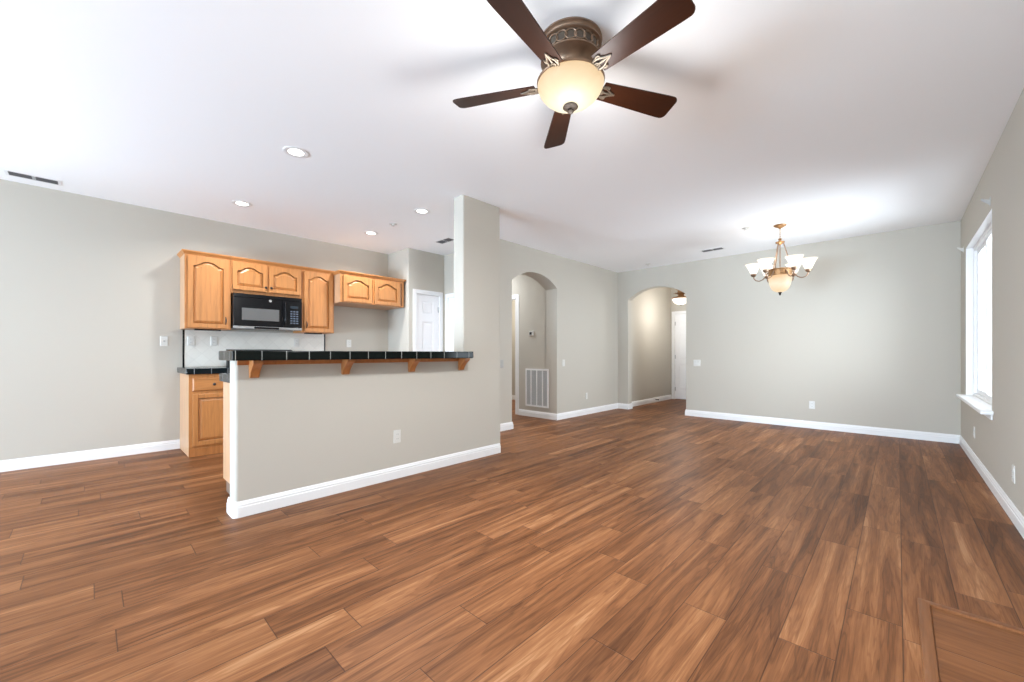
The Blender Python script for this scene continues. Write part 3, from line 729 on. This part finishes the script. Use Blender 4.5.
b.build('louvres', mat('pale grey louvre paint', (0.50, 0.50, 0.495), 0.5, vary=0.02), gr, dedupe=False)
ds = MB(); ds.tube([(-3.985, 8.90, 0.062), (-3.927, 8.90, 0.062)], 0.008, 10); ds.tube([(-3.927, 8.90, 0.062), (-3.912, 8.90, 0.062)], 0.013, 10)
tag(ds.build('door_stop', BLKIRON, smooth=50, dedupe=False), 'small dark door stop on the baseboard in the entry hall', 'door stop')
def bracket(y, z, label, m_):
    b = MB(lambda u, d, zz: (XR-d, y+u, z+zz))
    b.box(-0.011, 0.011, 0, 0.004, -0.045, 0.03); b.prism([(0.004, -0.035), (0.050, 0.012), (0.055, 0.024), (0.048, 0.026), (0.004, 0.005)], -0.006, 0.006, 'bc')
    tag(b.build('curtain_bracket', m_, dedupe=False), label, 'curtain bracket', 'curtain brackets by the dining window')
bracket(5.20, 2.385, 'grey curtain bracket above the near top corner of the window', PLAST_G)
bracket(7.08, 2.335, 'white curtain bracket near the corner, above the far top of the window', PLAST)

# ------------------------------------------------------------------ ceiling fittings
dl = empty('recessed_light', (0, 0, 0), None, 'recessed light', 'recessed ceiling lights in the kitchen')
MB().lathe(0, 0, [(0.056, -0.0005), (0.092, -0.0005), (0.094, -0.004), (0.080, -0.007), (0.056, -0.003)], 36, (False, False)).build('trim_ring', TRIM, dl, smooth=50)
MB().lathe(0, 0, [(0.057, 0.0), (0.057, -0.0032), (0.02, -0.0038)], 36).build('lens', LENS, dl, smooth=50)
for i, (x, y, lab) in enumerate(((-3.524, 1.158, 'lit recessed ceiling light nearest the photographer'), (-5.16, 1.151, 'lit recessed ceiling light above the left wall cabinets, leftmost but one in depth'),
                                 (-5.16, 2.639, 'lit recessed ceiling light in front of the fridge cabinet'), (-3.941, 2.635, 'lit recessed ceiling light just left of the column top'))):
    place(dl, i, (x, y, H), 0, ['lit recessed ceiling light largest and nearest, above the bar', 'lit recessed ceiling light above the tall oak cabinet at the left', lab, lab][i])
    area('downlight_beam', (x, y, H-0.012), (0, 0, 0), 0.12, 0.12, 14, (0.96, 0.98, 1.0), 'DISK', math.radians(150))
vent = empty('ceiling_vent', (0, 0, 0), None, 'ceiling vent', 'air vents in the ceiling')
b = MB(); w, d = 0.170, 0.080
b.box(-w, w, -d, -d+0.022, -0.004, 0); b.box(-w, w, d-0.022, d, -0.004, 0); b.box(-w, -w+0.022, -d+0.022, d-0.022, -0.004, 0); b.box(w-0.022, w, -d+0.022, d-0.022, -0.004, 0); b.box(-0.012, 0.012, -d+0.022, d-0.022, -0.004, 0)
b.build('vent_frame', TRIM, vent, dedupe=False, bevel=0.001)
MB().box(-w+0.01, w-0.01, -d+0.01, d-0.01, -0.0030, 0.0).build('dark_opening', DARK, vent)
b = MB()
for k in range(5):
    y = -d+0.030+k*0.0225; q = [(-w+0.02, y, -0.0028), (w-0.02, y, -0.0028), (w-0.02, y+0.012, -0.0038), (-w+0.02, y+0.012, -0.0038)]
    b.loops([[(p[0], p[1], p[2]-t) for p in q] for t in (0, 0.001)])
b.build('vanes', DUCT, vent, dedupe=False)
for i, (x, y, rz, lab) in enumerate(((-5.80, -0.352, PI/2, 'white ceiling vent with two dark slots above the left wall'), (-2.108, 6.77, 0, 'ceiling vent with two dark slots before the far wall, left of the chandelier'), (-4.735, 3.56, 0, 'dark ceiling vent beside the column top, over the pantry door'))):
    place(vent, i, (x, y, H), rz, lab)
sp = empty('sprinkler_cover', (0, 0, 0), None, 'sprinkler cover', 'round sprinkler covers in the ceiling')
MB().lathe(0, 0, [(0.045, 0.0), (0.045, -0.004), (0.040, -0.006), (0.01, -0.007)], 28).build('cover_plate', PLAST, sp, smooth=40)
MB().lathe(0, 0, [(0.012, -0.006), (0.010, -0.020), (0.018, -0.022), (0.018, -0.024), (0.003, -0.025)], 18).build('deflector', PLAST, sp, smooth=40)
for i, (x, y, lab) in enumerate(((-4.601, 2.647, 'small round ceiling sprinkler cover between the kitchen recessed lights'), (-1.428, 5.901, 'small round ceiling sprinkler cover just left of the chandelier canopy'), (-3.296, 7.044, 'small round ceiling sprinkler cover near the corner above the wide archway'))):
    place(sp, i, (x, y, H), 0, lab)

# ------------------------------------------------------------------ ceiling fan
FX, FY, FZ = -1.238, 1.739, H
fan = empty('ceiling_fan', (FX, FY, FZ), 'bronze ceiling fan with five dark walnut blades and a lit alabaster bowl', 'ceiling fan')
MB().lathe(FX, FY, [(0.150, 2.740), (0.160, 2.738), (0.163, 2.728), (0.150, 2.722), (0.146, 2.714), (0.158, 2.708), (0.160, 2.700), (0.150, 2.695)], 56).build('canopy', BRONZE, fan, smooth=40)
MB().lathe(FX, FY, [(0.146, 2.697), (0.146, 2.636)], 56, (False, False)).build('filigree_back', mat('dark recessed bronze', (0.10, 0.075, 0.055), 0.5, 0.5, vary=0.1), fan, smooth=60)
b = MB(); NR = 20
for k in range(NR):
    a = 2*PI*k/NR; L = []
    for i in range(18):
        t = 2*PI*i/18; aa = a + 0.185*math.cos(t); zz = 2.667+0.024*math.sin(t)
        for_l = []
        for j in range(6):
            q = 2*PI*j/6; rr = 0.148+0.004*math.cos(q); za = zz+0.0035*math.sin(q)*math.sin(t); ab = aa+0.024*math.sin(q)*math.cos(t)
            for_l.append((FX+rr*math.cos(ab), FY+rr*math.sin(ab), za))
        L.append(for_l)
    L.append(L[0]); b.loops(L, (False, False))
b.build('filigree_band', BRONZE, fan, smooth=60, dedupe=False)
MB().lathe(FX, FY, [(0.146, 2.640), (0.154, 2.638), (0.155, 2.630), (0.146, 2.624), (0.128, 2.614), (0.108, 2.600), (0.100, 2.582), (0.101, 2.565), (0.112, 2.557), (0.114, 2.548), (0.10, 2.542), (0.09, 2.535)], 56).build('motor_housing', BRONZE, fan, smooth=40)
BZ, PITCH = 2.522, math.radians(-15)
for k in range(5):
    ang = math.radians(-8.5+72*k); R = Vector((math.cos(ang), math.sin(ang), 0)); Tn = Vector((-math.sin(ang), math.cos(ang), 0))
    Wd = Tn*math.cos(PITCH)+Vector((0, 0, 1))*math.sin(PITCH); Nn = R.cross(Wd)
    C0 = Vector((FX, FY, BZ))
    pt = lambda r_, w_, n_: tuple(C0+R*r_+Wd*w_+Nn*n_)
    # blade outline with rounded tip corners
    out = []
    hw = lambda r_: 0.052+0.020*min(1, max(0, (r_-0.185)/0.40))
    for r_ in (0.185, 0.26, 0.34, 0.42, 0.50, 0.58): out.append((r_, -hw(r_)))
    for i in range(6): a = -PI/2+PI/2*i/5; out.append((0.618+0.030*math.cos(a), -0.042+0.030*math.sin(a)))
    for i in range(6): a = PI/2*i/5; out.append((0.618+0.030*math.cos(a), 0.042+0.030*math.sin(a)))
    for r_ in (0.58, 0.50, 0.42, 0.34, 0.26, 0.185): out.append((r_, hw(r_)))
    bl = MB(lambda r_, w_, n_: pt(r_, w_, n_)); bl.loops([[(p[0], p[1], n_) for p in out] for n_ in (-0.003, 0.003)])
    o = bl.build('blade', WALNUT, fan, bevel=0.0015)
    # own axes so the grain runs along the blade
    M = Matrix((R, Wd, Nn)).transposed().to_4x4(); o.data.transform(M.inverted()); o.matrix_local = M
    WL[o.name] = WL[fan.name]
    ir = MB(); n_ = -0.007
    hub = lambda a_, z_: (FX+0.100*math.cos(ang+a_), FY+0.100*math.sin(ang+a_), z_)
    ir.tube([hub(0.0, 2.556), tuple(C0+R*0.135+Vector((0, 0, 0.020))), pt(0.165, 0.0, n_), pt(0.20, 0.0, n_), pt(0.262, 0.0, n_)], [0.012, 0.009, 0.007, 0.006, 0.004], 8)
    for sgn in (-1, 1):
        ir.tube([tuple(C0+R*0.128+Vector((0, 0, 0.018))), pt(0.155, sgn*0.018, n_), pt(0.185, sgn*0.027, n_), pt(0.210, sgn*0.024, n_), pt(0.232, sgn*0.011, n_), pt(0.265, 0.0, n_)], [0.006, 0.007, 0.0065, 0.006, 0.005, 0.004], 8)
        ir.tube([pt(0.185, sgn*0.027, n_), pt(0.205, sgn*0.036, n_), pt(0.218, sgn*0.034, n_), pt(0.219, sgn*0.027, n_)], 0.0045, 8)
    ring = []
    for i in range(17): t = 2*PI*i/16; ring.append(pt(0.178+0.017*math.cos(t), 0.012*math.sin(t), n_-0.002))
    ir.tube(ring, 0.004, 8)
    io = ir.build('blade_iron', SILV, fan, smooth=60, dedupe=False)
MB().lathe(FX, FY, [(0.09, 2.540), (0.12, 2.536), (0.168, 2.531), (0.176, 2.526), (0.172, 2.520), (0.16, 2.520)], 56).build('light_rim', BRONZE, fan, smooth=40)
bw = [(0.168, 2.520), (0.172, 2.512), (0.170, 2.500), (0.160, 2.478), (0.143, 2.455), (0.118, 2.433), (0.085, 2.415), (0.045, 2.404), (0.012, 2.400)]
o = MB().lathe(FX, FY, bw, 56, (False, True)).build('light_bowl', BOWL, fan, smooth=60)
o.data.transform(Matrix.Translation((0, 0, FZ-2.40))); o.location = (0, 0, 2.40-FZ)
MB().lathe(FX, FY, [(0.012, 2.404), (0.036, 2.402), (0.040, 2.395), (0.032, 2.388), (0.020, 2.386), (0.014, 2.382), (0.018, 2.374), (0.012, 2.366), (0.003, 2.363)], 24).build('finial', BRONZE_D, fan, smooth=50)

def bulb(name, loc, power, color, rad):
    l = bpy.data.lights.new(name, 'POINT'); l.energy = power; l.color = color; l.shadow_soft_size = rad
    o = bpy.data.objects.new(name, l); COL.objects.link(o); o.location = loc; return o
bulb('fan_light', (FX, FY, 2.25), 19, (0.96, 0.97, 0.97), 0.16)
area('fan_downlight', (FX, FY, 2.34), (0, 0, 0), 0.26, 0.26, 46, (0.94, 0.98, 1.02), 'DISK')

# ------------------------------------------------------------------ chandelier
CX, CY = -1.082, 6.062
ch = empty('chandelier', (CX, CY, H), 'gilded chandelier with six lit upturned glass shades and a central bowl', 'chandelier')
MB().lathe(CX, CY, [(0.062, 2.740), (0.070, 2.736), (0.068, 2.728), (0.050, 2.715), (0.022, 2.700), (0.012, 2.694), (0.010, 2.685)], 36).build('canopy', GOLD, ch, smooth=45)
for k in range(5):
    z = 2.676-k*0.024
    MB().ring((CX, CY, z), 0.010, 0.0028, 'x' if k % 2 else 'y', 16, 6, 0.75, 1.45).build('chain_link', GOLD, ch, smooth=60)
MB().lathe(CX, CY, [(0.006, 2.572), (0.018, 2.566), (0.022, 2.556), (0.014, 2.546), (0.016, 2.538), (0.045, 2.528), (0.052, 2.520), (0.046, 2.510), (0.020, 2.500), (0.012, 2.486)], 32).build('hub', GOLD, ch, smooth=45)
for k in range(3):
    a = math.radians(43.7+90+120*k+3)
    MB().tube([(CX+0.035*math.cos(a), CY+0.035*math.sin(a), 2.515), (CX+0.128*math.cos(a), CY+0.128*math.sin(a), 2.17)], 0.0065, 8).build('rod', BRONZE, ch, smooth=60)
MB().tube([(CX, CY, 2.49), (CX, CY, 2.17)], 0.006, 8).build('centre_rod', BRONZE, ch, smooth=60)
MB().lathe(CX, CY, [(0.122, 2.178), (0.132, 2.176), (0.134, 2.165), (0.128, 2.160), (0.128, 2.108), (0.136, 2.104), (0.136, 2.094), (0.124, 2.092)], 44, (False, False)).build('bowl_ring', GOLD, ch, smooth=45)
cbw = [(0.124, 2.165), (0.126, 2.10), (0.127, 2.07), (0.124, 2.03), (0.114, 1.98), (0.096, 1.935), (0.070, 1.905), (0.036, 1.890), (0.010, 1.886)]
o = MB().lathe(CX, CY, cbw, 44, (False, True)).build('glass_bowl', CBOWL, ch, smooth=60)
o.data.transform(Matrix.Translation((0, 0, H-1.886))); o.location = (0, 0, 1.886-H)
MB().lathe(CX, CY, [(0.012, 1.890), (0.020, 1.885), (0.020, 1.877), (0.010, 1.868), (0.013, 1.858), (0.004, 1.845)], 20).build('finial', BRONZE_D, ch, smooth=50)
sh_prof = [(0.022, 0.0), (0.034, 0.006), (0.044, 0.025), (0.055, 0.055), (0.068, 0.085), (0.084, 0.115), (0.096, 0.132), (0.093, 0.132), (0.080, 0.114), (0.064, 0.084), (0.050, 0.054), (0.038, 0.024), (0.020, 0.010)]
for k in range(6):
    a = math.radians(9.7+60*k); dx, dy = math.cos(a), math.sin(a)
    pr = [(0.128, 2.150), (0.150, 2.105), (0.185, 2.065), (0.225, 2.048), (0.262, 2.058), (0.284, 2.085), (0.290, 2.115)]
    arm = MB().tube([(CX+dx*r_, CY+dy*r_, z) for r_, z in pr], 0.007, 8).build('arm', BRONZE, ch, smooth=60)
    sx, sy = CX+dx*0.290, CY+dy*0.290
    MB().lathe(sx, sy, [(0.008, 2.108), (0.022, 2.114), (0.030, 2.126), (0.034, 2.142), (0.028, 2.148)], 22).build('cup', BRONZE, arm, smooth=50)
    s = MB().lathe(sx, sy, [(r_, 2.142+z) for r_, z in sh_prof], 30, (False, False)).build('shade', SHADE, arm, smooth=60)
    s.data.transform(Matrix.Translation((0, 0, H-2.142))); s.location = (0, 0, 2.142-H)

# ------------------------------------------------------------------ pendant in the entry hall
EX, EY = -3.30, 8.6
pd = empty('hall_pendant', (EX, EY, H), 'leafy bronze pendant with lit white bowl in the entry hall behind the wide arch', 'pendant light')
MB().lathe(EX, EY, [(0.062, 2.740), (0.066, 2.730), (0.030, 2.712), (0.009, 2.705), (0.009, 2.44)], 28).build('stem', GOLD, pd, smooth=45)
MB().lathe(EX, EY, [(0.02, 2.46), (0.05, 2.45), (0.07, 2.40), (0.055, 2.34), (0.08, 2.30), (0.17, 2.288), (0.182, 2.276), (0.178, 2.258), (0.16, 2.256)], 32).build('pendant_body', GOLD, pd, smooth=45)
b = MB()
for k in range(9):
    a = 2*PI*k/9; dx, dy = math.cos(a), math.sin(a); tx, ty = -dy, dx
    for r0, z0, r1, z1, w in ((0.04, 2.33, 0.15, 2.40, 0.030), (0.04, 2.40, 0.11, 2.48, 0.024)):
        pts = []
        for t, ww in ((0.0, 0.2), (0.3, 0.9), (0.55, 1.0), (0.8, 0.6), (1.0, 0.05)):
            r_ = r0+(r1-r0)*t; z = z0+(z1-z0)*math.sin(t*PI/2)-0.03*t*t; pts.append((r_, z, w*ww))
        L = [[(EX+dx*r_+tx*s_*ww, EY+dy*r_+ty*s_*ww, z+dz) for s_, dz in ((-1, 0), (0, 0.006), (1, 0), (0, -0.004))] for r_, z, ww in pts]
        b.loops(L)
b.build('leaves', GOLD, pd, smooth=50, dedupe=False)
o = MB().lathe(EX, EY, [(0.170, 2.262), (0.168, 2.24), (0.150, 2.20), (0.115, 2.165), (0.07, 2.145), (0.02, 2.138)], 36, (False, True)).build('glass_bowl', PEND, pd, smooth=60)
o.data.transform(Matrix.Translation((0, 0, H-2.138))); o.location = (0, 0, 2.138-H)
MB().lathe(EX, EY, [(0.012, 2.14), (0.016, 2.134), (0.008, 2.12), (0.003, 2.108)], 16).build('finial', BRONZE_D, pd, smooth=50)
bulb('chandelier_light', (CX, CY, 2.32), 4, (1.0, 0.93, 0.82), 0.12)
area('chandelier_downlight', (CX, CY, 1.83), (0, 0, 0), 0.2, 0.2, 5, (1.0, 0.94, 0.85), 'DISK')
# entry pendant's bulb, then added fill lights for the hall and bedroom
bulb('entry_lamp', (EX, EY, 2.02), 26, (1.0, 0.98, 0.95), 0.12)
area('hall_fill', (-5.6, 4.83, H-0.02), (0, 0, 0), 0.4, 0.4, 24, (0.91, 0.97, 1.04), 'DISK')  # added to brighten the hall, no fixture modelled
area('bedroom_fill', (-6.2, 6.2, H-0.02), (0, 0, 0), 0.3, 0.3, 30, (1.0, 0.95, 0.85), 'DISK')  # added warm fill for the room beyond, without a fixture
